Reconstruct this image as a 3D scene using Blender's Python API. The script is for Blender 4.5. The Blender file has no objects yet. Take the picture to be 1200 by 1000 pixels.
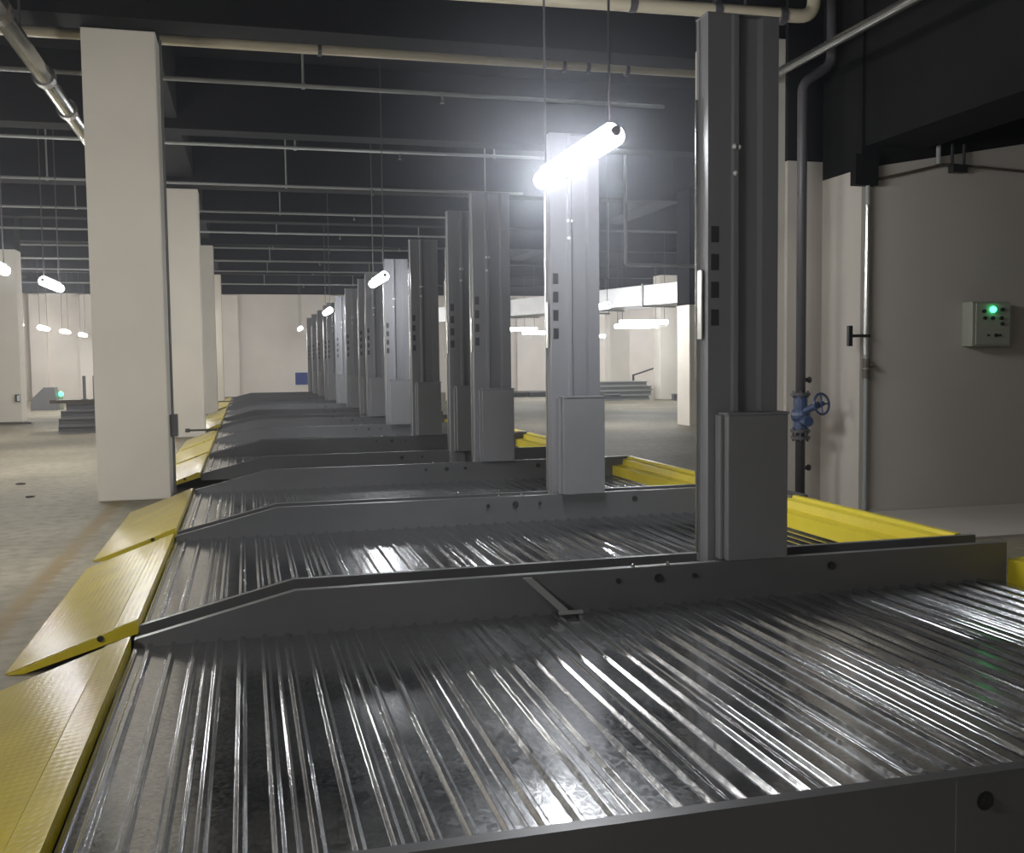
import bpy, bmesh, math, random
from mathutils import Matrix, Vector
random.seed(7)
sc = bpy.context.scene
COL = sc.collection
H = 1.35                       # eye height above the floor; heights below are given relative to the eye and lifted by H

# ------------------------------------------------------------------ helpers
def srgb(r, g, b):
    f = lambda c: c/12.92 if c <= .04045 else ((c+.055)/1.055)**2.4
    return (f(r/255), f(g/255), f(b/255), 1)

def mat(name, col, rough=.5, metal=0., var=0., scale=6., bump=0., bscale=40., spec=.5, stretch=None, var_rough=0.):
    m = bpy.data.materials.new(name); m.use_nodes = True
    nt = m.node_tree; b = nt.nodes['Principled BSDF']
    b.inputs['Roughness'].default_value = rough
    b.inputs['Metallic'].default_value = metal
    b.inputs['Specular IOR Level'].default_value = spec
    col = tuple(col[:3]) + (1,)
    tc = nt.nodes.new('ShaderNodeTexCoord'); mp = nt.nodes.new('ShaderNodeMapping')
    nt.links.new(tc.outputs['Object'], mp.inputs['Vector'])
    if stretch: mp.inputs['Scale'].default_value = stretch
    n = nt.nodes.new('ShaderNodeTexNoise'); n.inputs['Scale'].default_value = scale
    n.inputs['Detail'].default_value = 6
    nt.links.new(mp.outputs['Vector'], n.inputs['Vector'])
    r = nt.nodes.new('ShaderNodeValToRGB')
    r.color_ramp.elements[0].position = .3; r.color_ramp.elements[1].position = .7
    r.color_ramp.elements[0].color = tuple(c*(1-var) for c in col[:3]) + (1,)
    r.color_ramp.elements[1].color = tuple(min(1, c*(1+var)) for c in col[:3]) + (1,)
    nt.links.new(n.outputs['Fac'], r.inputs['Fac'])
    nt.links.new(r.outputs['Color'], b.inputs['Base Color'])
    if var_rough:
        mr = nt.nodes.new('ShaderNodeMapRange')
        mr.inputs['To Min'].default_value = max(.02, rough-var_rough); mr.inputs['To Max'].default_value = rough+var_rough
        nt.links.new(n.outputs['Fac'], mr.inputs['Value']); nt.links.new(mr.outputs['Result'], b.inputs['Roughness'])
    if bump:
        n2 = nt.nodes.new('ShaderNodeTexNoise'); n2.inputs['Scale'].default_value = bscale; n2.inputs['Detail'].default_value = 4
        nt.links.new(mp.outputs['Vector'], n2.inputs['Vector'])
        bp = nt.nodes.new('ShaderNodeBump'); bp.inputs['Strength'].default_value = bump; bp.inputs['Distance'].default_value = .01
        nt.links.new(n2.outputs['Fac'], bp.inputs['Height']); nt.links.new(bp.outputs['Normal'], b.inputs['Normal'])
    return m

def emis(name, col, strength):
    m = bpy.data.materials.new(name); m.use_nodes = True
    b = m.node_tree.nodes['Principled BSDF']
    b.inputs['Base Color'].default_value = tuple(col[:3]) + (1,)
    b.inputs['Emission Color'].default_value = tuple(col[:3]) + (1,)
    b.inputs['Emission Strength'].default_value = strength
    return m

def obj(name, bm, m, parent=None, smooth=False):
    me = bpy.data.meshes.new(name)
    if name != 'deck': bmesh.ops.recalc_face_normals(bm, faces=bm.faces[:])
    bm.to_mesh(me); bm.free()
    for x in (m if isinstance(m, (list, tuple)) else [m]): me.materials.append(x)
    if smooth:
        me.shade_smooth()
    o = bpy.data.objects.new(name, me); COL.objects.link(o)
    if parent: o.parent = parent
    return o

def tag(o, label, cat, group=None):
    o['label'] = label; o['category'] = cat
    if group: o['group'] = group
    return o

def thing(name, label, cat, loc=(0, 0, 0), group=None, rz=0.):
    o = bpy.data.objects.new(name, None); COL.objects.link(o)
    o.empty_display_size = .1
    o.location = loc; o.rotation_euler = (0, 0, rz)
    return tag(o, label, cat, group)

def struct(name, bm, m):
    o = obj(name, bm, m); o['kind'] = 'structure'; return o

def dup(root, loc, label=None):
    r = root.copy(); COL.objects.link(r); r.location = loc
    if label: r['label'] = label
    for ch in list(root.children):
        c = ch.copy(); COL.objects.link(c); c.parent = r
        for g in list(ch.children):
            d = g.copy(); COL.objects.link(d); d.parent = c
    return r

def box(bm, x0, x1, y0, y1, z0, z1, bevel=0., mi=0):
    g = bmesh.ops.create_cube(bm, size=1.)
    vs = g['verts']
    for v in vs:
        v.co = Vector(((x0+x1)/2 + v.co.x*(x1-x0), (y0+y1)/2 + v.co.y*(y1-y0), (z0+z1)/2 + v.co.z*(z1-z0)))
    fs = list({f for v in vs for f in v.link_faces})
    for f in fs: f.material_index = mi
    if bevel:
        es = list({e for v in vs for e in v.link_edges})
        r = bmesh.ops.bevel(bm, geom=es, offset=bevel, segments=2, affect='EDGES', profile=.5)
        for f in r['faces']: f.material_index = mi
    return bm

def B(*a, **k):
    return box(bmesh.new(), *a, **k)

def tube(bm, p0, p1, r, seg=12, r1=None, cap=True):
    p0, p1 = Vector(p0), Vector(p1); d = p1-p0
    q = Vector((0, 0, 1)).rotation_difference(d.normalized()).to_matrix().to_4x4()
    M = Matrix.Translation((p0+p1)/2) @ q
    bmesh.ops.create_cone(bm, cap_ends=cap, segments=seg, radius1=r, radius2=r if r1 is None else r1, depth=d.length, matrix=M)
    return bm

def path(bm, pts, r, seg=12, fillet=0.):
    """a bent pipe through the points, with rounded elbows"""
    pts = [Vector(p) for p in pts]
    out = [pts[0]]
    for i in range(1, len(pts)-1):
        a, b, c = pts[i-1], pts[i], pts[i+1]
        if fillet:
            u = (a-b).normalized()*fillet; w = (c-b).normalized()*fillet
            for k in range(7):
                t = k/6; out.append((b+u)*(1-t)**2 + b*2*t*(1-t) + (b+w)*t*t)
        else: out.append(b)
    out.append(pts[-1])
    rings = []
    ref = None
    for i, p in enumerate(out):
        d = (out[min(i+1, len(out)-1)] - out[max(i-1, 0)]).normalized()
        if ref is None:
            ref = Vector((0, 0, 1)) if abs(d.z) < .9 else Vector((1, 0, 0))
        n = (ref - d*ref.dot(d)).normalized(); ref = n
        b2 = d.cross(n)
        rings.append([bm.verts.new(p + (n*math.cos(2*math.pi*k/seg) + b2*math.sin(2*math.pi*k/seg))*r) for k in range(seg)])
    for a, b in zip(rings, rings[1:]):
        for k in range(seg):
            bm.faces.new((a[k], a[(k+1) % seg], b[(k+1) % seg], b[k]))
    bm.faces.new(rings[0][::-1]); bm.faces.new(rings[-1])
    return bm

def prism(bm, poly, axis, a0, a1, mi=0):
    """extrude a polygon along an axis; poly is in the two other axes in xyz order"""
    def pt(u, v, a):
        return {'x': (a, u, v), 'y': (u, a, v), 'z': (u, v, a)}[axis]
    A = [bm.verts.new(pt(u, v, a0)) for u, v in poly]; Bv = [bm.verts.new(pt(u, v, a1)) for u, v in poly]
    n = len(poly)
    fs = [bm.faces.new((A[i], A[(i+1) % n], Bv[(i+1) % n], Bv[i])) for i in range(n)]
    fs.append(bm.faces.new(A[::-1])); fs.append(bm.faces.new(Bv))
    for f in fs: f.material_index = mi
    return bm

# ------------------------------------------------------------------ materials
def concrete_floor():
    m = bpy.data.materials.new('dusty_concrete'); m.use_nodes = True
    nt = m.node_tree; b = nt.nodes['Principled BSDF']; N = nt.nodes.new; Lk = nt.links.new
    tc = N('ShaderNodeTexCoord')
    n1 = N('ShaderNodeTexNoise'); n1.inputs['Scale'].default_value = .55; n1.inputs['Detail'].default_value = 8
    n2 = N('ShaderNodeTexNoise'); n2.inputs['Scale'].default_value = 9; n2.inputs['Detail'].default_value = 6
    Lk(tc.outputs['Object'], n1.inputs['Vector']); Lk(tc.outputs['Object'], n2.inputs['Vector'])
    r1 = N('ShaderNodeValToRGB'); r1.color_ramp.elements[0].position = .32; r1.color_ramp.elements[1].position = .7
    r1.color_ramp.elements[0].color = (.185, .163, .118, 1); r1.color_ramp.elements[1].color = (.30, .266, .196, 1)
    Lk(n1.outputs['Fac'], r1.inputs['Fac'])
    mx = N('ShaderNodeMixRGB'); mx.blend_type = 'MULTIPLY'; mx.inputs['Fac'].default_value = .8
    r2 = N('ShaderNodeValToRGB'); r2.color_ramp.elements[0].position = .3; r2.color_ramp.elements[1].position = .6
    r2.color_ramp.elements[0].color = (.62, .6, .56, 1); r2.color_ramp.elements[1].color = (1, 1, 1, 1)
    Lk(n2.outputs['Fac'], r2.inputs['Fac']); Lk(r1.outputs['Color'], mx.inputs['Color1']); Lk(r2.outputs['Color'], mx.inputs['Color2'])
    # worn ochre stripe that runs along the row of ramps
    sp = N('ShaderNodeSeparateXYZ'); Lk(tc.outputs['Object'], sp.inputs['Vector'])
    wob = N('ShaderNodeMath'); wob.operation = 'MULTIPLY_ADD'; wob.inputs[1].default_value = .16; wob.inputs[2].default_value = 1.19
    Lk(n2.outputs['Fac'], wob.inputs[0])
    ad = N('ShaderNodeMath'); ad.operation = 'ADD'; Lk(sp.outputs['X'], ad.inputs[0]); Lk(wob.outputs[0], ad.inputs[1])
    ab = N('ShaderNodeMath'); ab.operation = 'ABSOLUTE'; Lk(ad.outputs[0], ab.inputs[0])
    mr = N('ShaderNodeMapRange'); mr.inputs['From Min'].default_value = .03; mr.inputs['From Max'].default_value = .09
    mr.inputs['To Min'].default_value = 1.3; mr.inputs['To Max'].default_value = 0
    Lk(ab.outputs[0], mr.inputs['Value'])
    mul = N('ShaderNodeMath'); mul.operation = 'MULTIPLY'; Lk(mr.outputs['Result'], mul.inputs[0]); Lk(n1.outputs['Fac'], mul.inputs[1])
    m2 = N('ShaderNodeMixRGB'); m2.inputs['Color2'].default_value = (.19, .12, .03, 1)
    Lk(mul.outputs[0], m2.inputs['Fac']); Lk(mx.outputs['Color'], m2.inputs['Color1'])
    Lk(m2.outputs['Color'], b.inputs['Base Color']); b.inputs['Roughness'].default_value = .7; b.inputs['Specular IOR Level'].default_value = .12
    bp = N('ShaderNodeBump'); bp.inputs['Strength'].default_value = .2; bp.inputs['Distance'].default_value = .01
    Lk(n2.outputs['Fac'], bp.inputs['Height']); Lk(bp.outputs['Normal'], b.inputs['Normal'])
    return m

def galvanised():
    m = bpy.data.materials.new('galvanised_sheet'); m.use_nodes = True
    nt = m.node_tree; b = nt.nodes['Principled BSDF']; N = nt.nodes.new; Lk = nt.links.new
    tc = N('ShaderNodeTexCoord')
    v = N('ShaderNodeTexVoronoi'); v.inputs['Scale'].default_value = 90
    Lk(tc.outputs['Object'], v.inputs['Vector'])
    n = N('ShaderNodeTexNoise'); n.inputs['Scale'].default_value = 2.2; n.inputs['Detail'].default_value = 5
    Lk(tc.outputs['Object'], n.inputs['Vector'])
    r = N('ShaderNodeValToRGB'); r.color_ramp.elements[0].color = (.50, .51, .52, 1); r.color_ramp.elements[1].color = (.68, .685, .695, 1)
    s = N('ShaderNodeSeparateColor'); Lk(v.outputs['Color'], s.inputs['Color'])
    Lk(s.outputs['Red'], r.inputs['Fac']); Lk(r.outputs['Color'], b.inputs['Base Color'])
    a = N('ShaderNodeMapRange'); a.inputs['To Min'].default_value = .09; a.inputs['To Max'].default_value = .17
    Lk(s.outputs['Green'], a.inputs['Value'])
    c = N('ShaderNodeMapRange'); c.inputs['From Min'].default_value = .35; c.inputs['From Max'].default_value = .7
    c.inputs['To Min'].default_value = 0; c.inputs['To Max'].default_value = .08
    Lk(n.outputs['Fac'], c.inputs['Value'])
    ad = N('ShaderNodeMath'); ad.operation = 'ADD'; Lk(a.outputs['Result'], ad.inputs[0]); Lk(c.outputs['Result'], ad.inputs[1])
    Lk(ad.outputs[0], b.inputs['Roughness'])
    b.inputs['Metallic'].default_value = 1
    return m

def ramp_paint():
    m = bpy.data.materials.new('yellow_tread_plate'); m.use_nodes = True
    nt = m.node_tree; b = nt.nodes['Principled BSDF']; N = nt.nodes.new; Lk = nt.links.new
    tc = N('ShaderNodeTexCoord')
    n = N('ShaderNodeTexNoise'); n.inputs['Scale'].default_value = 5; n.inputs['Detail'].default_value = 6
    Lk(tc.outputs['Object'], n.inputs['Vector'])
    r = N('ShaderNodeValToRGB'); r.color_ramp.elements[0].position = .3; r.color_ramp.elements[1].position = .7
    r.color_ramp.elements[0].color = (.37, .28, .005, 1); r.color_ramp.elements[1].color = (.43, .33, .008, 1)
    Lk(n.outputs['Fac'], r.inputs['Fac']); Lk(r.outputs['Color'], b.inputs['Base Color'])
    b.inputs['Roughness'].default_value = .2; b.inputs['Specular IOR Level'].default_value = .22
    hs = []
    for ang in (.55, -.55):
        mp = N('ShaderNodeMapping'); mp.inputs['Rotation'].default_value = (0, 0, ang); Lk(tc.outputs['Object'], mp.inputs['Vector'])
        w = N('ShaderNodeTexWave'); w.inputs['Scale'].default_value = 10; w.inputs['Distortion'].default_value = 0
        w.bands_direction = 'Y'; Lk(mp.outputs['Vector'], w.inputs['Vector']); hs.append(w)
    mx = N('ShaderNodeMath'); mx.operation = 'MULTIPLY'; Lk(hs[0].outputs['Fac'], mx.inputs[0]); Lk(hs[1].outputs['Fac'], mx.inputs[1])
    bp = N('ShaderNodeBump'); bp.inputs['Strength'].default_value = .16; bp.inputs['Distance'].default_value = .004
    Lk(mx.outputs[0], bp.inputs['Height']); Lk(bp.outputs['Normal'], b.inputs['Normal'])
    return m

M = dict(
    floor=concrete_floor(), galv=galvanised(), yellow=ramp_paint(),
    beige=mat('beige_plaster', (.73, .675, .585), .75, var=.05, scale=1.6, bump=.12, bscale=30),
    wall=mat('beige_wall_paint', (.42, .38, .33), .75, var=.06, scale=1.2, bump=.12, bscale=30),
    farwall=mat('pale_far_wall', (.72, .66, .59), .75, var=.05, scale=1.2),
    black=mat('black_ceiling_paint', (.0055, .0055, .0055), .9, var=.25, scale=1.5, spec=.12),
    post=mat('grey_steel_paint', (.165, .165, .177), .42, var=.07, scale=5, stretch=(1, 1, .2)),
    postd=mat('darker_grey_steel_paint', (.155, .155, .162), .42, var=.06, scale=5),
    beam=mat('dark_grey_beam_paint', (.082, .082, .085), .38, var=.12, scale=4, stretch=(.4, 1, 1)),
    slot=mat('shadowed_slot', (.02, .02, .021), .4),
    dome=mat('glint_white_bolt_head', (.9, .9, .9), .3, 0),  # white non-metal colour stands in for the glint on the heads
    dark=mat('black_rubber_and_holes', (.008, .008, .008), .5),
    steel=mat('bright_steel', (.6, .6, .6), .25, 1, var=.1, scale=20),
    zinc=mat('zinc_pipe', (.50, .50, .48), .25, .95, var=.1, scale=6),
    pipe=mat('grey_sprinkler_pipe', (.22, .225, .215), .5, var=.08),
    cream=mat('cream_pipe_paint', (.44, .385, .27), .45, var=.06, scale=2),
    dpipe=mat('dark_grey_pipe', (.05, .046, .05), .45, var=.1),
    blue=mat('blue_valve_paint', (.03, .05, .11), .4, var=.15, scale=20),
    brown=mat('rusty_iron', (.06, .045, .03), .6, var=.2, scale=30),
    ybar=mat('yellow_beam_paint', (.62, .49, .02), .4, var=.07, scale=4),
    panel=mat('grey_green_cabinet', (.27, .275, .215), .5, var=.04),
    bluebox=mat('blue_panel', (.03, .045, .2), .5, var=.1),
    duct=mat('zinc_duct', (.75, .76, .78), .38, .7, var=.06, scale=3),
    white=mat('white_lamp_body', (.7, .7, .7), .5),
    lamp=emis('white_tube_light', (.93, .96, 1.0), 95),
    lampleft=emis('white_tube_light_left', (1, .98, .94), 140),
    lampright=emis('white_tube_light_right', (.96, .98, 1.0), 120),
    green=emis('green_indicator', (.05, 1, .3), 6),
)

# ------------------------------------------------------------------ camera (from the vanishing points of the row and of the cars' axis)
F = 1173.48
Rw = ((0.96626882, -0.02792558, 0.25601704), (-0.25726582, -0.05917936, 0.96452688), (-0.01178405, -0.99785669, -0.06436747))
cam = bpy.data.cameras.new('camera'); co = bpy.data.objects.new('camera', cam); COL.objects.link(co)
cam.sensor_width = 36; cam.sensor_fit = 'HORIZONTAL'; cam.lens = F*36/1200; cam.clip_end = 300; cam.clip_start = .05
mw = Matrix.Identity(4)
for i in range(3):
    mw[i][0] = Rw[i][0]; mw[i][1] = -Rw[i][1]; mw[i][2] = -Rw[i][2]
mw[2][3] = H
co.matrix_world = mw
sc.camera = co

# ------------------------------------------------------------------ the hall
CEIL = H + 4.3
X0, X1, Y0, Y1 = -14., 20., -7., 45.
struct('floor', B(X0, X1, Y0, Y1, -.2, 0), M['floor'])
struct('ceiling', B(X0, X1, Y0, Y1, CEIL, CEIL+.2), M['black'])
def two_tone_wall(name, x0, x1, y0, y1, zp, m=M['farwall']):
    bm = bmesh.new(); box(bm, x0, x1, y0, y1, 0, zp); box(bm, x0, x1, y0, y1, zp, CEIL, mi=1)
    return struct(name, bm, [m, M['black']])
two_tone_wall('wall_back', X0, X1, Y1, Y1+.3, H+3.05)
two_tone_wall('wall_left', X0-.3, X0, Y0, Y1+.3, H+3.05)
two_tone_wall('wall_right', X1, X1+.3, Y0, Y1+.3, H+3.05)
two_tone_wall('wall_front', X0-.3, X1+.3, Y0-.3, Y0, H+3.05, M['wall'])
# shallow pilasters on the far wall
for i, x in enumerate((-8.15, -6.3, -.55, 3.9, 8.6, 12.5, 16.5)):
    struct('trim_%d' % (i+1), B(x-.32, x+.32, Y1-.22, Y1, 0, H+3.0), M['farwall'])
# ceiling beams across the row, three to a column bay, and girders along the column lines
P = 9.17
for k in range(-3, 8):
    y = 10.35 + k*P/2
    struct('ceiling_beam', B(X0, X1, y, y+.42, H+3.31, CEIL), M['black'])
for x0, x1 in ((-1.4, -.82), (8.7, 9.3), (-8.6, -8.0)):
    struct('ceiling_beam', B(x0, x1, Y0, Y1, H+3.45, CEIL), M['black'])

def column(x0, x1, y0, y1, zt=H+3.3):
    bm = bmesh.new()
    box(bm, x0, x1, y0, y1, 0, zt, bevel=.012); box(bm, x0-.001, x1+.001, y0-.001, y1+.001, zt, CEIL-.0005, mi=1)
    struct('concrete_column', bm, [M['beige'], M['black']])
for k in range(4):
    column(-1.456, -.765, 10.68+k*P, 11.22+k*P)
for k in (-1,):
    column(-1.456, -.765, 10.68+k*P-1.2, 11.22+k*P-1.2)   # beside the camera, outside the frame
for x0, x1, y in ((-6.1, -5.37, 27.1), (13.75, 14.55, 31.9), (14.5, 15.35, 38.8), (9.2, 9.9, 37.8), (6.9, 7.5, 34.6)):
    column(x0, x1, y, y+.6, H+2.9)
column(8.74, 9.4, 18.8, 19.4, H+1.12)
column(4.62, 5.38, 9.2, 9.8, H+3.2)

# right hand wall: pier, wall with a sloping black soffit line, black girder above
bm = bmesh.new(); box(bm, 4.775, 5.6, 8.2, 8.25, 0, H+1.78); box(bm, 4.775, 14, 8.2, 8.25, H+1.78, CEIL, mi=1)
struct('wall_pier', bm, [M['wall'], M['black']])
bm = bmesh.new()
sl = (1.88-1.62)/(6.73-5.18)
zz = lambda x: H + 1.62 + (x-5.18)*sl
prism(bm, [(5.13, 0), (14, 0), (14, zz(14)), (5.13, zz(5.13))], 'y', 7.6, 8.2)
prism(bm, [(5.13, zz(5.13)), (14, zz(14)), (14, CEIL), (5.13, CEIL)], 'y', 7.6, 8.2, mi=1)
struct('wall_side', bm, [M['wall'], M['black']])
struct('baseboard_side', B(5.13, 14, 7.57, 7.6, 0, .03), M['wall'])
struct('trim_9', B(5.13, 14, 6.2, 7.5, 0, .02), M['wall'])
struct('ceiling_beam', B(5.16, 5.75, -1, 7.6, H+1.8, CEIL), M['black'])
struct('trim_8', B(5.02, 5.24, 7.52, 7.6, H+1.46, H+1.72), M['black'])

# ------------------------------------------------------------------ lift platforms
DB = 2.64                      # one bay
XL, XR = -.49, 3.9
def deck_mesh(y0, y1):
    """corrugated sheet: ridges every 95 mm, every third gap with a small stiffener"""
    zv, hr = H-1.198, .0135
    per = .2856
    def bump(cx, wb, wt, h):
        """trapezoid ridge with small rounded foot and shoulder"""
        f = (wb-wt)/2; th = math.atan2(h, f); L = math.hypot(f, h); r = min(.003, .35*L/math.tan(th/2))
        t = r*math.tan(th/2)
        x0, x1 = cx-wb/2, cx-wt/2
        a = []
        for i in range(5):
            q = th*i/4; a.append((x0-t + r*math.sin(q), zv + r*(1-math.cos(q))))
        for i in range(5):
            q = th*(1-i/4); a.append((x1+t - r*math.sin(q), zv+h - r*(1-math.cos(q))))
        return a + [(2*cx-x, z) for x, z in reversed(a)]
    start = .098 - 2*per
    items = []
    k = 0
    while True:
        c = start + k*per
        if c > XR: break
        items += [(c-.048, .034, .014, hr), (c, .014, .004, .005), (c+.048, .034, .014, hr), (c+per/2, .034, .014, hr)]
        k += 1
    bm = bmesh.new()
    def strip(seg, smooth):
        A = [bm.verts.new((x, y0, z)) for x, z in seg]; Bv = [bm.verts.new((x, y1, z)) for x, z in seg]
        for i in range(len(seg)-1):
            f = bm.faces.new((A[i], A[i+1], Bv[i+1], Bv[i])); f.smooth = smooth
    prev = (XL, zv)
    for c, wb, wt, h in sorted(items):
        if c-wb/2 > XL+.004 and c+wb/2 < XR-.05:
            seg = bump(c, wb, wt, h)
            strip([prev, seg[0]], False); strip(seg, False); prev = seg[-1]
    strip([prev, (XR-.02, zv)], False)
    return bm

def side_beam(y0, y1, fl):
    """web plate with a tapered nose; fl = flange reach (signed, along y)"""
    prof = [(XL, H-1.235), (XL, H-1.165), (.19, H-1.0), (XR+.04, H-1.0), (XR+.04, H-1.235)]
    bm = prism(bmesh.new(), prof, 'y', y0, y1)
    ya, yb = (y1, y1+fl) if fl > 0 else (y0+fl, y0)
    prism(bm, [(XL, H-1.172), (XL, H-1.166), (.19, H-1.001), (XR+.04, H-1.001), (XR+.04, H-1.008), (.19, H-1.008)], 'y', ya, yb)
    return bm

def bolt(parent, x, y, z, r, m=None, n=(0, -1, 0), name='bolt'):
    bm = bmesh.new(); p = Vector((x, y, z)); n = Vector(n)
    tube(bm, p-n*.004, p+n*.006, r*1.5, 12); tube(bm, p+n*.006, p+n*.016, r, 6)
    return obj(name, bm, m or M['dark'], parent)

def make_platform(label):
    t = thing('lift_platform', label, 'car lift platform', (0, 0, 0), 'corrugated lift platforms in the long row')
    d = obj('deck', deck_mesh(.205, 2.62), M['galv'], t)
    near = obj('side_beam', side_beam(.18, .205, 0.014), M['beam'], t)
    far = obj('side_beam', side_beam(2.62, 2.64, .028), M['beam'], t)
    for x, y0 in ((1.69, .20), (3.80, .20), (1.92, .20)): bolt(near, x, y0-.02, H-1.066, .016 if x < 1.9 else .009)
    obj('splice_plate', B(1.61, 1.95, .176, .18, H-1.23, H-1.01), M['beam'], near)
    for x, r in ((1.71, .009), (1.92, .015), (2.11, .009), (2.87, .015)): bolt(far, x, 2.618, H-1.06, r)
    for x in (1.79, 1.97): bolt(far, x, 2.628, H-.998, .008, M['steel'], (0, 0, 1), 'top_bolt')
    # yellow entry ramp
    prof = [(-1.06, 0.004), (-.605, H-1.181), (-.6, H-1.176), (-.5, H-1.142), (-.5, H-1.215), (-.515, H-1.215), (-.52, H-1.17), (-.61, H-1.205), (-.98, 0.0)]
    bm = prism(bmesh.new(), prof, 'y', .215, 2.60)
    rp = obj('entry_ramp', bm, M['yellow'], t)
    bm = prism(bmesh.new(), [(-1.05, .002), (-.6, H-1.180), (-.5, H-1.145), (-.5, H-1.205), (-.6, H-1.235), (-.98, 0.002)], 'y', .205, .215)
    obj('side_cheek', bm, M['ybar'], rp)
    bm = bmesh.new(); tube(bm, (-.66, .207, H-1.215), (-.66, .195, H-1.215), .014, 10)
    obj('cheek_bolt', bm, M['dark'], rp)
    # yellow rear stop
    prof = [(3.68, H-1.09), (3.79, H-1.085), (3.80, H-1.03), (3.845, H-1.02), (3.855, H-1.0), (3.895, H-1.0), (3.895, H-1.22), (3.68, H-1.22)]
    st = obj('rear_stop', prism(bmesh.new(), prof, 'y', .245, 2.615), M['ybar'], t)
    for z in (1.055, 1.135):
        obj('stop_bolt', tube(bmesh.new(), (3.85, .26, H-z), (3.85, .238, H-z), .014, 10), M['dark'], st)
    return t

bays = [1.86, 4.54, 7.18, 11.07, 13.71, 16.35, 20.24, 22.88, 25.52, 29.41, 32.05, 34.69]
ordn = ['first', 'second', 'third', 'fourth', 'fifth', 'sixth', 'seventh', 'eighth', 'ninth', 'tenth', 'eleventh', 'twelfth']
plab = ['large corrugated steel car lift platform filling the foreground, nearest of the row',
        'corrugated lift platform just behind the first beam, second from the camera',
        'corrugated lift platform with yellow ramp touching the nearest tall column, third from the camera'] + \
       ['corrugated lift platform with yellow ramp, %s from the camera in the row' % o for o in ordn[3:]]
plat = make_platform(plab[0]); plat.location = (0, bays[0], 0)
plats = [plat] + [dup(plat, (0, b, 0), l) for b, l in zip(bays[1:], plab[1:])]
# the front platform's near beam sits a little further out, its sheets reach it
fd = [c for c in plats[0].children if c.name.startswith('deck')][0]
bm = deck_mesh(.14, 2.62); me = bpy.data.meshes.new('deck'); bm.to_mesh(me); bm.free(); me.materials.append(M['galv']); fd.data = me
[c for c in plats[0].children if c.name.startswith('side_beam')][0].location.y = -.06
[c for c in plats[0].children if c.name.startswith('rear_stop')][0].location.x = .265
# dark carrier bracket at the far end of the second platform's yellow stop
b = obj('stop_bracket', B(3.84, 3.98, 1.98, 2.60, H-1.2, H-1.0, bevel=.006), M['beam'], plats[1]); bolt(b, 3.95, 1.98, H-1.05, .012, M['steel'])
# latch rods that stick out at two ramps further down the row
for k, y in ((5, 2.0), (10, .5)):
    bm = bmesh.new(); tube(bm, (-1.0, y, H-1.13), (-.5, y, H-1.13), .018); tube(bm, (-1.04, y, H-1.13), (-.96, y, H-1.13), .034)
    obj('latch_rod', bm, M['dark'], plats[k])
# loose strap lying against the first beam
bm = bmesh.new()
a, b2 = Vector((1.25, 4.476, H-1.012)), Vector((1.41, 4.41, H-1.166))
path4 = [a+Vector((-.02, 0, 0)), a+Vector((.025, 0, 0)), b2+Vector((.025, 0, 0)), b2+Vector((-.02, 0, 0))]
lo = [bm.verts.new(p+Vector((0, -.012, 0))) for p in path4]; hi = [bm.verts.new(p) for p in path4]
bm.faces.new(lo); bm.faces.new(hi[::-1])
for k in range(4): bm.faces.new((lo[k], hi[k], hi[(k+1) % 4], lo[(k+1) % 4]))
box(bm, 1.385, 1.50, 4.39, 4.415, H-1.180, H-1.166)
tag(obj('steel_strap', bm, M['pipe']), 'short grey steel strap leaning on the front platform\'s rear beam', 'strap')

# ------------------------------------------------------------------ lift posts
def make_post(label):
    t = thing('lift_post', label, 'lift post', (0, 0, 0), 'tall grey steel lift posts in the long row')
    W, Dp = .385, .13
    prof = [(0, 0), (.125, 0), (.133, -.014), (.158, -.014), (.166, 0), (.178, .035), (.285, .035), (.297, 0), (W, 0), (W, Dp), (0, Dp),
            (0, .108), (.006, .104), (.006, .036), (0, .032)]
    zt = H+1.69
    up = obj('upright', prism(bmesh.new(), prof, 'z', .0, zt), M['post'], t)
    obj('top_plate', B(-.004, W+.004, -.004, Dp+.004, zt, zt+.006), M['post'], up)
    bm = B(.052, .38, -.12, -.012, H-.998, H-.275, bevel=.006)
    cb = obj('carriage_cover', bm, M['postd'], t)
    obj('cover_lip', B(.047, .385, -.125, -.012, H-.275, H-.262, bevel=.003), M['post'], cb)
    obj('cover_edge', B(.034, .052, -.07, -.005, H-.998, H-.275, bevel=.004), M['post'], cb)
    for k in range(4):
        z = H + .62 - k*.137
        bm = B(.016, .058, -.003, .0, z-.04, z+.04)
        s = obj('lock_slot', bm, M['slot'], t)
    for x, z in ((.135, 1.05), (.165, 1.05), (.14, .92)):
        bm = bmesh.new(); bmesh.ops.create_uvsphere(bm, u_segments=12, v_segments=8, radius=.0125, matrix=Matrix.Translation((x, -.016 if x < .16 else -.004, H+z))); obj('guide_bolt', bm, M['dome'], up, smooth=True)
    # bright cylinder rod behind the left flange
    bm = tube(bmesh.new(), (-.005, Dp-.012, H-.99), (-.005, Dp-.012, H+1.3), .008, 10)
    obj('cylinder_rod', bm, M['zinc'], t)
    bm = B(-.012, -.001, .05, .10, H+.1, H+.45, bevel=.004)
    obj('lock_housing', bm, M['zinc'], t)
    return t
PX = 2.232
py = [4.54, 7.18, 9.82, 11.07, 13.71, 16.35, 18.99, 20.24, 22.88, 25.52, 28.16, 29.41, 32.05, 34.69, 37.33]
wl = ['tall dark grey steel lift post nearest the camera, in front of the side wall pier',
      'pale lit steel lift post directly behind the bright hanging tube light',
      'grey steel lift post standing close in front of its darker twin, third from the camera',
      'dark grey steel lift post half hidden behind the third one, fourth from the camera'] + \
     ['grey steel lift post, %s from the camera in the row' % o for o in ordn[4:] + ['thirteenth', 'fourteenth', 'fifteenth']]
post = make_post(wl[0]); post.location = (PX, py[0]+.045, 0)
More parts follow.
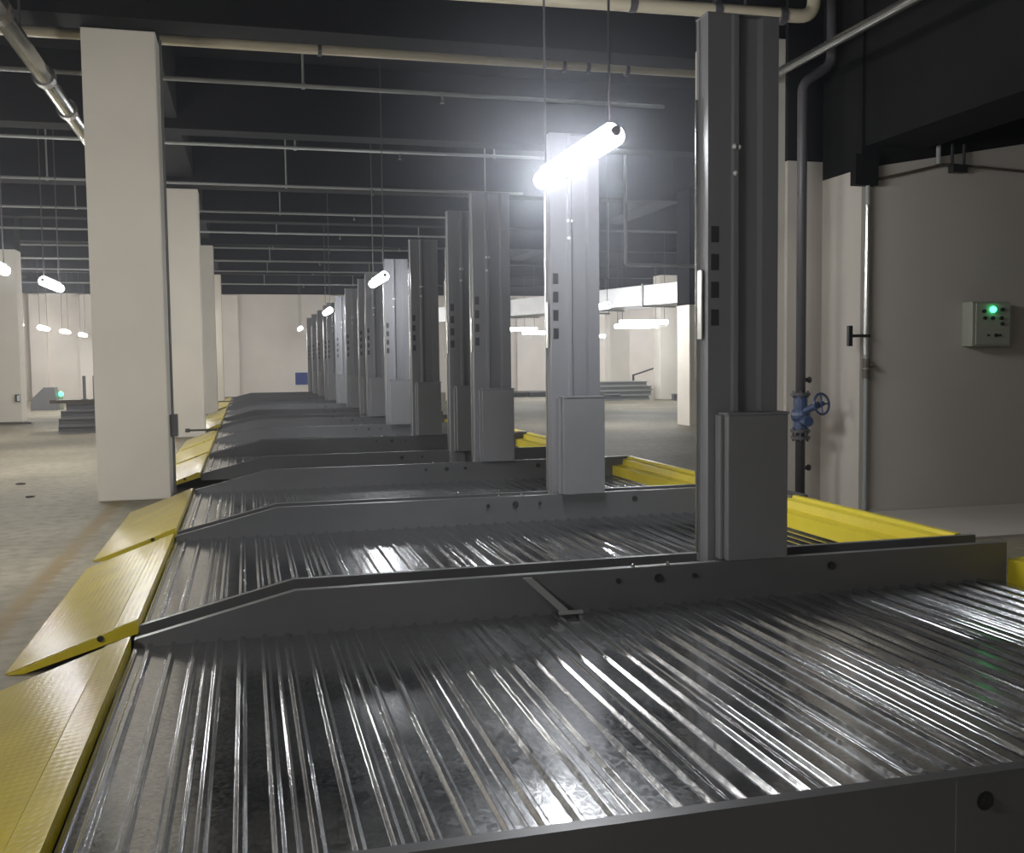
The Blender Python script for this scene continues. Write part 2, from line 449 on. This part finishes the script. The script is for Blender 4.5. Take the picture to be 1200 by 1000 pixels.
for y, l in zip(py[1:], wl[1:]): dup(post, (PX, y+.045, 0), l)

# ------------------------------------------------------------------ hanging tube lights
def make_lamp(label, group, length=1.42, zc=H+1.25, m=M['lamp'], rods=True, r=.06):
    t = thing('tube_light', label, 'tube light', (0, 0, 0), group)
    bm = bmesh.new(); box(bm, -.028, .028, -length/2+.06, length/2-.06, .05, .085, bevel=.008)
    h = obj('housing', bm, M['white'], t)
    bm = tube(bmesh.new(), (0, -length/2+.01, 0), (0, length/2-.01, 0), r, 16)
    obj('tube', bm, m, t, smooth=False)
    for s in (-1, 1):
        obj('end_cap', tube(bmesh.new(), (0, s*(length/2-.005), .02), (0, s*(length/2+.025), .02), .03, 12), M['post'], t)
        bm = tube(bmesh.new(), (0, s*(length/2-.09), .08), (0, s*(length/2-.09), CEIL-zc), .008, 8)
        obj('hanger_rod', bm, M['dpipe'], t)
    return t
g1 = 'tube lights hung over the lift posts'
L0 = make_lamp('glaring white tube light hanging in front of the second lift post', g1); L0.location = (2.02, 6.02, H+1.25)
for i, (x, y) in enumerate(((1.98, 15.2), (1.95, 24.4), (2.2, 41.5))):
    dup(L0, (x, y, H+(1.25 if y < 40 else 1.44)), ['small tube light hung by the sixth and seventh lift posts', 'small round-looking tube light hung among the distant lift posts', 'tiny tube light glaring beside the farthest lift posts on the back wall'][i])
bm = bmesh.new(); tube(bm, (1.86, 5.36, H+1.42), (2.24, 5.36, H+1.40), .02); tube(bm, (2.24, 5.36, H+1.47), (2.24, 5.36, H+1.32), .013); tube(bm, (2.2, 5.36, H+1.40), (2.25, 5.36, H+1.40), .035)
obj('cable_conduit', bm, M['pipe'], L0)
g2 = 'tube lights of the left hall'
ll = [(-2.8, 16.6, 'tube light hung high between the left column and the left edge'), (-2.95, 13.55, 'tube light cut off by the left edge, above the pale column'),
      (-6.3, 31.5, 'distant tube light before the pale left hall column'), (-6.2, 35.0, 'distant left hall tube light, second of the level four'),
      (-6.1, 38.4, 'distant left hall tube light, third of the level four'), (-6.1, 42.4, 'distant left hall tube light nearest the tall front column'),
      (-2.7, 37.9, 'speck of tube light seen in the gap beside the front column'), (-2.8, 7.4, 'tube light of the left aisle beside the front ramps'),
      (-2.8, 23.5, 'added fill tube light hidden behind the front column'), (-2.8, 31., 'added fill tube light hidden further behind the front column'),  # both unseen, added to brighten the dark distant columns
      (-6.3, 21.0, 'added fill tube light of the left hall beyond the picture edge'), (-2.8, 1.0, 'added fill tube light of the left aisle beside the viewpoint')]  # unseen, added to brighten the far left column and the post fronts
dup(L0, (2.0, -3.6, H+1.25), 'added fill tube light over the lift row behind the viewpoint')  # unseen lamp added as fill for the post fronts and side wall
L1 = make_lamp(ll[0][2], g2, m=M['lampleft']); L1.location = (*ll[0][:2], H+1.25)
for x, y, l in ll[1:]: dup(L1, (x, y, H+1.25), l)
g3 = 'tube lights of the right hall'
rl = [(7.15, 19.9, 1.12, 'right hall tube light shining right beside the second lift post'), (9.3, 34.2, 1.15, 'right hall tube light seen just right of the third lift post'),
      (11.4, 38.4, 1.15, 'small right hall tube light left of the pale lit post'), (11.2, 27.2, 1.1, 'wide right hall tube light high under the duct'),
      (12.2, 30.2, 1.1, 'wide right hall tube light below the highest one'), (15.0, 40.2, 1.05, 'low right hall tube light between the two far columns'),
      (15.4, 33.9, 1.1, 'right hall tube light beside the nearest post, upper of two'), (18.2, 40.5, 1.1, 'right hall tube light beside the nearest post, lower of two')]
L2 = make_lamp(rl[0][3], g3, m=M['lampright']); L2.location = (*rl[0][:2], H+rl[0][2])
for x, y, z, l in rl[1:]:
    o = dup(L2, (x, y, H+z), l); o.rotation_euler.z = math.radians(80)

# ------------------------------------------------------------------ ceiling pipework
def sprinkler_pipe(y, label, x0=-11.5, x1=5.3, r=.026, z=H+3.25, m=M['pipe'], hang=(), heads=()):
    t = thing('sprinkler_pipe', label, 'pipe', (0, y, z), 'thin sprinkler pipes across the ceiling')
    obj('pipe', tube(bmesh.new(), (x0, 0, 0), (x1, 0, 0), r), m, t)
    for x in hang:
        bm = tube(bmesh.new(), (x, 0, 0), (x, 0, CEIL-z), .014, 8); tube(bm, (x-.02, 0, 0), (x+.02, 0, 0), r*1.5)
        obj('hanger', bm, m, t)
    for x in heads:
        bm = tube(bmesh.new(), (x, 0, .0), (x, 0, -.10), .018, 8); tube(bm, (x, 0, -.10), (x, 0, -.11), .03, 10)
        obj('sprinkler_head', bm, M['steel'], t)
    return t
for i, y in enumerate((12.16, 15.6, 18.95, 22.3, 25.7, 29.07, 32.6, 36.2, 41.9)):
    lab = 'thin grey sprinkler pipe under the black ceiling, %s from the camera' % ordn[i]
    hx = {0: (.75, -4.6), 1: (.82, 3.9, -3.9), 2: (.82, -3.2, 4.55), 3: (.82, -3.25)}.get(i, (.85, -3.3, 4.4))
    sprinkler_pipe(y, lab, hang=hx, heads=(2.4,))
# thick cream main
t = thing('main_pipe', 'thick cream pipe crossing the ceiling behind the tall front column', 'pipe', (0, 11.55, H+3.49))
obj('pipe', tube(bmesh.new(), (-12, 0, -.05), (6.2, 0, .03), .055, 16), M['cream'], t)
for x in (.9, 3.75, 4.05, 4.55): obj('clamp', tube(bmesh.new(), (x-.02, 0, -.0), (x+.02, 0, 0), .068, 16), M['dpipe'], t)
for x in (.9, 4.05, 4.75): obj('hanger', tube(bmesh.new(), (x, 0, 0), (x, 0, CEIL-H-3.49), .014, 8), M['pipe'], t)
t = thing('main_pipe', 'thick cream pipe passing over the top of the nearest lift post', 'pipe', (0, 7.5, H+2.80))
bm = path(bmesh.new(), [(-2, 0, -.1), (4.6, 0, 0.0), (4.6, 0, .9)], .055, 14, .14)
obj('pipe', bm, M['cream'], t, smooth=True)
for x in (3.0, 3.72, 4.3): obj('clamp', tube(bmesh.new(), (x-.03, 0, -.015), (x+.03, 0, -.012), .07, 16), M['dpipe'], t)
for x in (2.35, 3.72): obj('hanger', tube(bmesh.new(), (x, 0, 0), (x, 0, CEIL-H-2.8), .014, 8), M['pipe'], t)
# galvanised pipe at upper right, along the row
t = thing('galvanised_pipe', 'shiny galvanised pipe slanting across the upper right corner', 'pipe', (4.4, 0, H+2.4))
obj('pipe', tube(bmesh.new(), (0, 1.0, 0), (0, 8.6, 0), .038, 20), M['zinc'], t, smooth=True)
for y in (2.2, 5.4, 8.3): obj('hanger', tube(bmesh.new(), (0, y, .04), (0, y, CEIL-H-2.4), .01, 8), M['dpipe'], t)
obj('coupling', tube(bmesh.new(), (0, 8.1, 0), (0, 8.2, 0), .062, 20), M['zinc'], t)
# galvanised pipe at upper left with couplings
t = thing('galvanised_pipe', 'jointed galvanised pipe slanting down behind the tall front column', 'pipe', (-1.92, 0, H+3.0))
obj('pipe', tube(bmesh.new(), (0, 3, 0), (0, 40, 0), .085, 20), M['zinc'], t, smooth=True)
for y in (9.35, 11.35, 12.75): obj('coupling', tube(bmesh.new(), (0, y, 0), (0, y+.14, 0), .115, 20), M['zinc'] if y > 10 else M['brown'], t)
for y in (10.3, 15, 20, 26): obj('hanger', tube(bmesh.new(), (0, y, .08), (0, y, CEIL-H-3.0), .012, 8), M['dpipe'], t)
# duct of the right hall
t = thing('air_duct', 'shiny rectangular air duct under the right hall ceiling', 'duct', (8.15, 23.0, H+1.42), rz=math.atan2(-2.2, 6.8)*-1)
obj('duct_shell', B(-.45, .45, -7, 7, -.22, .22, bevel=.01), M['duct'], t)
for y in (-6, -4.2, -2.4, -.6, 1.2, 3, 4.8, 6.4):
    bm = B(-.48, .48, y-.025, y+.025, -.25, .25)
    obj('flange', bm, M['pipe'], t)
for y in (-5, 0, 5):
    bm = bmesh.new()
    for s in (-.5, .5): tube(bm, (s, y, -.25), (s, y, CEIL-H-1.42), .012, 8)
    box(bm, -.52, .52, y-.02, y+.02, -.29, -.25); obj('hanger', bm, M['pipe'], t)
# drop pipe beyond the second post
t = thing('drop_pipe', 'thin pale pipe dropping from the right hall ceiling and turning level', 'pipe', (0, 18, 0))
obj('pipe', path(bmesh.new(), [(7.05, 0, CEIL), (7.05, 0, H+1.83), (8.6, 0, H+1.81), (8.6, 0, CEIL)], .035, 10, .06), M['pipe'], t, smooth=True)

# ------------------------------------------------------------------ riser with blue valve
t = thing('riser_pipe', 'dark riser pipe with blue gate valve in front of the pier', 'valve riser', (4.74, 7.9, 0))
bm = path(bmesh.new(), [(0, 0, 0), (0, 0, H+2.38), (.28, 0, H+2.56), (.28, 0, CEIL)], .043, 14, .08)
obj('pipe', bm, M['dpipe'], t, smooth=True)
for z in (-.315, -.64, -.70):
    bm = bmesh.new(); tube(bm, (0, 0, H+z-.013), (0, 0, H+z+.013), .085, 18)
    for k in range(6):
        a = k*math.pi/3; tube(bm, (.07*math.cos(a), .07*math.sin(a), H+z-.03), (.07*math.cos(a), .07*math.sin(a), H+z+.03), .01, 6)
    obj('flange', bm, M['dpipe'], t)
bm = bmesh.new()
tube(bm, (0, 0, H-.63), (0, 0, H-.33), .062, 16)
bmesh.ops.create_uvsphere(bm, u_segments=16, v_segments=10, radius=.085, matrix=Matrix.Translation((0, 0, H-.5)))
tube(bm, (0, -.04, H-.47), (.07, -.19, H-.40), .03, 12); tube(bm, (0, -.05, H-.55), (0, -.14, H-.55), .045, 14)
vb = obj('valve_body', bm, M['blue'], t)
bm = bmesh.new()
hc = Vector((.085, -.2, H-.395)); nrm = Vector((.25, -.95, .15)).normalized()
u = nrm.cross(Vector((0, 0, 1))).normalized(); w = nrm.cross(u)
ring = [hc + (u*math.cos(2*math.pi*k/20) + w*math.sin(2*math.pi*k/20))*.09 for k in range(20)]
for k in range(20): tube(bm, ring[k], ring[(k+1) % 20], .011, 8)
for k in range(0, 20, 5): tube(bm, hc, ring[k], .008, 6)
tube(bm, hc+nrm*.02, hc-nrm*.05, .022, 10)
obj('handwheel', bm, M['blue'], vb)
for z in (-.19, -.97):
    bm = tube(bmesh.new(), (.03, 0, H+z), (.075, 0, H+z), .018, 8); tube(bm, (.075, 0, H+z), (.095, 0, H+z), .028, 8); obj('pipe_clip', bm, M['dark'], t)

# ------------------------------------------------------------------ conduit with T bracket
t = thing('wall_conduit', 'thin vertical conduit down the wall edge with a dark T-shaped bracket', 'conduit', (5.165, 7.56, 0))
obj('pipe', tube(bmesh.new(), (0, 0, 0), (0, 0, H+1.46), .020, 10), M['pipe'], t)
obj('bright_pipe', tube(bmesh.new(), (0, 0, H+.02), (0, 0, H+1.3), .022, 10), M['zinc'], t)
bm = bmesh.new(); box(bm, -.16, .02, -.035, -.02, H+.175, H+.20); box(bm, -.2, -.16, -.045, -.01, H+.10, H+.275, bevel=.004)
obj('bracket', bm, M['dark'], t)
bm = bmesh.new()
for z in (-.04, -.13): tube(bm, (0, 0, H+z-.045), (0, 0, H+z+.03), .032, 10)
tube(bm, (0, 0, H-.06), (.06, -.02, H-.06), .022, 8)
obj('union_joint', bm, M['brown'], t)
t = thing('wall_cable', 'dark cable conduit running along the top of the side wall', 'conduit', (0, 7.56, 0))
obj('cable', path(bmesh.new(), [(5.18, 0, H+1.50), (5.9, 0, H+1.665), (6.0, 0, H+1.67), (7.6, 0, H+1.60)], .012, 8), M['brown'], t)
obj('junction_box', B(5.98, 6.13, -.04, .03, H+1.60, H+1.67, bevel=.005), M['dark'], t)
obj('drop_rod', tube(bmesh.new(), (5.86, 0, H+1.67), (5.86, 0, H+2.0), .02, 10), M['pipe'], t)
for x in (6.0, 6.12): obj('strut', tube(bmesh.new(), (x, 0, H+1.62), (x, 0, H+1.85), .014, 8), M['dark'], t)

# ------------------------------------------------------------------ control box
t = thing('control_box', 'grey-green control box with glowing green lamp on the side wall', 'control box', (6.36, 7.6, H+.285))
obj('cabinet', B(-.2, .2, -.13, 0, -.195, .195, bevel=.006), M['panel'], t)
obj('door_panel', B(-.165, .19, -.138, -.13, -.18, .18, bevel=.003), M['panel'], t)
bm = bmesh.new(); bmesh.ops.create_uvsphere(bm, u_segments=16, v_segments=8, radius=.028, matrix=Matrix.Translation((-.0, -.15, .125)))
obj('indicator_lamp', bm, M['green'], t)
for x, z in ((-.09, .11), (.1, .125), (-.08, .05), (0, .05), (.09, .05), (.1, .0)):
    bm = tube(bmesh.new(), (x, -.135, z), (x, -.155, z), .017, 12); obj('push_button', bm, M['dark'], t)
for x in (-.04, .04, .08):
    bm = tube(bmesh.new(), (x-.0, -.135, -.1), (x, -.15, -.1), .016 if x == .04 else .01, 12); obj('key_switch', bm, M['dark'], t)

# ------------------------------------------------------------------ left hall: stacked steel, upright posts, machine with green lamp
def channel(L, w, h, th=.012):
    if w > .1:                                   # H-section bar
        t = h*.14; b = w*.12
        return [(-w/2, 0), (w/2, 0), (w/2, t), (b, t), (b, h-t), (w/2, h-t), (w/2, h), (-w/2, h), (-w/2, h-t), (-b, h-t), (-b, t), (-w/2, t)]
    return [(-w/2, 0), (w/2, 0), (w/2, h), (w/2-th, h), (w/2-th, th), (-w/2+th, th), (-w/2+th, h), (-w/2, h)]
def steel_piece(x, y, z, L, w, h, label, group, m, rz=0., cat='steel channel'):
    t = thing('steel_channel', label, cat, (x, y, z), group, rz)
    obj('profile', prism(bmesh.new(), channel(L, w, h), 'x', -L/2, L/2), m, t)
    obj('end_plate', prism(bmesh.new(), [(-w*.3, h*.1), (w*.3, h*.1), (w*.3, h*.9), (-w*.3, h*.9)], 'x', -L/2-.012, -L/2), M['zinc'], t)
    return t
gs = 'steel channels stacked on the left hall floor'
rows = ['bottom', 'second', 'third', 'top']
for r in range(4):
    for c in range(3):
        steel_piece(-2.75+random.uniform(-.06, .1)+.05*r, 22.2+c*.34, r*.155, 1.9, .30, .15,
                    'grey steel channel in the %s layer of the floor stack, %s strip' % (rows[r], ['front', 'middle', 'rear'][c]), gs, M['post'])
t = thing('stack_cover', 'long dark steel plate lying on top of the channel stack', 'plate', (-2.8, 22.5, .625))
obj('plate', B(-1.05, 1.1, -.45, .5, .0, .04), M['beam'], t); obj('plate_edge', B(-1.05, 1.1, -.47, -.45, -.01, .06), M['brown'], t)
for x, l in ((-3.27, 'left thin grey upright post standing on the stacked steel'), (-3.07, 'right thin grey upright post standing on the stacked steel')):
    t = thing('upright_bar', l, 'bar', (x, 22.6, .666)); obj('bar', prism(bmesh.new(), channel(1, .06, .05, .008), 'z', 0, .5), M['postd'], t); obj('foot', B(-.06, .06, -.04, .09, 0, .015), M['postd'], t)
t = thing('machine', 'dark grey sloped machine with green lamp by the left hall wall', 'machine', (-6.1, 34.6, 0))
obj('body', prism(bmesh.new(), [(-.45, 0), (.32, 0), (.32, .35), (.25, .72), (-.05, .72), (-.38, .4), (-.45, .2)], 'y', -.3, .3), M['postd'], t)
obj('control_post', B(.36, .46, -.05, .05, 0, .42), M['panel'], t)
bm = bmesh.new(); bmesh.ops.create_uvsphere(bm, u_segments=14, v_segments=8, radius=.075, matrix=Matrix.Translation((.41, -.08, .5)))
obj('green_lamp', bm, M['green'], t)
t = thing('hose_cabinet', 'small dark fitting with bright rim on the pale left column', 'fitting', (-5.45, 27.08, H-.75))
obj('box', B(-.05, .05, -.08, .02, -.09, .09, bevel=.01), M['dark'], t); obj('rim', B(-.0, .06, -.1, -.08, -.07, .07), M['white'], t)
t = thing('floor_plank', 'thin dark board lying on the floor at the left edge', 'board', (-5.75, 26.3, 0)); obj('board', B(-1.2, .75, -.12, .12, 0, .05, bevel=.008), M['brown'], t); obj('board_end', B(.75, .78, -.12, .12, 0, .05), M['panel'], t)
t = thing('column_conduit', 'grey conduit with small box on the right face of the tall front column', 'conduit', (-.74, 10.95, 0))
obj('pipe', tube(bmesh.new(), (0, 0, 0), (0, 0, H+3.3), .014, 10), M['pipe'], t); obj('box', B(-.02, .05, -.06, .06, .62, .85, bevel=.005), M['post'], t)
# grit on the left floor
gb = []
for (x, y, s, l) in ((-2.55, 12.6, .035, 'dark lump of debris on the left floor, nearer the wall'), (-2.2, 11.3, .03, 'flat scrap of debris on the left floor before the column')):
    bm = bmesh.new(); bmesh.ops.create_icosphere(bm, subdivisions=2, radius=s)
    for v in bm.verts: v.co = Vector((v.co.x*(1.6+random.uniform(-.2, .2)), v.co.y*random.uniform(.7, 1.2), max(0, v.co.z*.5+.01)))
    o = obj('debris_lump', bm, M['brown']); o.location = (x, y, 0); tag(o, l, 'debris')

# ------------------------------------------------------------------ back wall panel
t = thing('blue_sign', 'small blue panel low on the back wall behind the farthest lift posts', 'panel', (2.42, 44.97, H-.62))
obj('board', B(-.3, .5, -.04, .02, -.27, .27, bevel=.01), M['bluebox'], t); obj('frame', B(-.33, .53, -.02, .025, -.30, .30), M['white'], t)

# ------------------------------------------------------------------ right hall heaps
gr = 'steel bars heaped on the right hall floor'
for r in range(4):
    for c in range(3):
        steel_piece(12.3+random.uniform(-.1, .1), 32.4+c*.4, r*.16, 2.6-.1*r, .34, .155,
                    'grey steel bar in the %s layer of the right hall heap, %s strip' % (rows[r], ['front', 'middle', 'rear'][c]), gr, M['pipe'], .02*(c-1))
for i, (x, y, l, n) in enumerate(((14.55, 30.6, 1.2, 'short steel bar by the right far column, nearest'), (14.3, 31.1, .9, 'short steel bar by the right far column, farthest'), (12.0, 32.0, .7, 'dark stub of steel at the left end of the right hall heap'))):
    steel_piece(x, y, 0, l, .3, .22, n, gr, M['postd'], .1*i)
bm = bmesh.new()
tube(bm, (13.6, 34, .82), (15.2, 33.6, 1.35), .03); 
t = thing('leaning_rod', 'thin dark rods propped at a slant before the right far column', 'rod'); obj('rod', bm, M['dark'], t); obj('trestle', tube(bmesh.new(), (15.2, 33.6, 0), (15.2, 33.6, 1.4), .06), M['dark'], t); obj('trestle', tube(bmesh.new(), (13.6, 34, 0), (13.6, 34, .85), .04), M['dark'], t)
t = thing('scrap_bar', 'low dark bars lying on the floor beyond the third lift post', 'bar', (10.2, 37.0, 0)); obj('bar', prism(bmesh.new(), channel(1, .3, .18), 'x', -1.0, .2), M['dark'], t); obj('bundle', B(.25, 1.2, -.2, .2, 0, .2, bevel=.03), M['dark'], t)

# ------------------------------------------------------------------ hazy air, thickened around the main tube to imitate bloom, and colour management
w = bpy.data.worlds.new('world'); sc.world = w; w.use_nodes = True
nt = w.node_tree
bg = nt.nodes['Background']; bg.inputs['Color'].default_value = (0, 0, 0, 1); bg.inputs['Strength'].default_value = 0
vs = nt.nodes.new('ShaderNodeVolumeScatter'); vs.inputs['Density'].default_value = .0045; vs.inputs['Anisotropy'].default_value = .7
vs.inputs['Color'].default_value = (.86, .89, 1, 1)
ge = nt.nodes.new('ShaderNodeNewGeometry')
vd = nt.nodes.new('ShaderNodeVectorMath'); vd.operation = 'DISTANCE'; vd.inputs[1].default_value = (2.0, 6.0, H+1.25)  # extra density around the main tube stands in for lens bloom
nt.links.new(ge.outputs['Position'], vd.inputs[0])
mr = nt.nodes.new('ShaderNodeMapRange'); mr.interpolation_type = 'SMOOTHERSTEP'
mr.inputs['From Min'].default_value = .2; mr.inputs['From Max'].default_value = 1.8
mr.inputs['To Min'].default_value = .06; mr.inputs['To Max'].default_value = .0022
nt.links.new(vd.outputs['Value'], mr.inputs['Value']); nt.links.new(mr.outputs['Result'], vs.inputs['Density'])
w.cycles.volume_step_size = 1.6
HAZE = True
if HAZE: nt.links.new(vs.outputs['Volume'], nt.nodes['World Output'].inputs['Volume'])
sc.view_settings.view_transform = 'Standard'
sc.view_settings.look = 'None'
sc.view_settings.exposure = 0
sc.view_settings.gamma = 1.13
sc.cycles.max_bounces = 8
sc.cycles.diffuse_bounces = 5
sc.cycles.volume_bounces = 0
sc.cycles.volume_step_rate = 3
sc.cycles.sample_clamp_indirect = 4
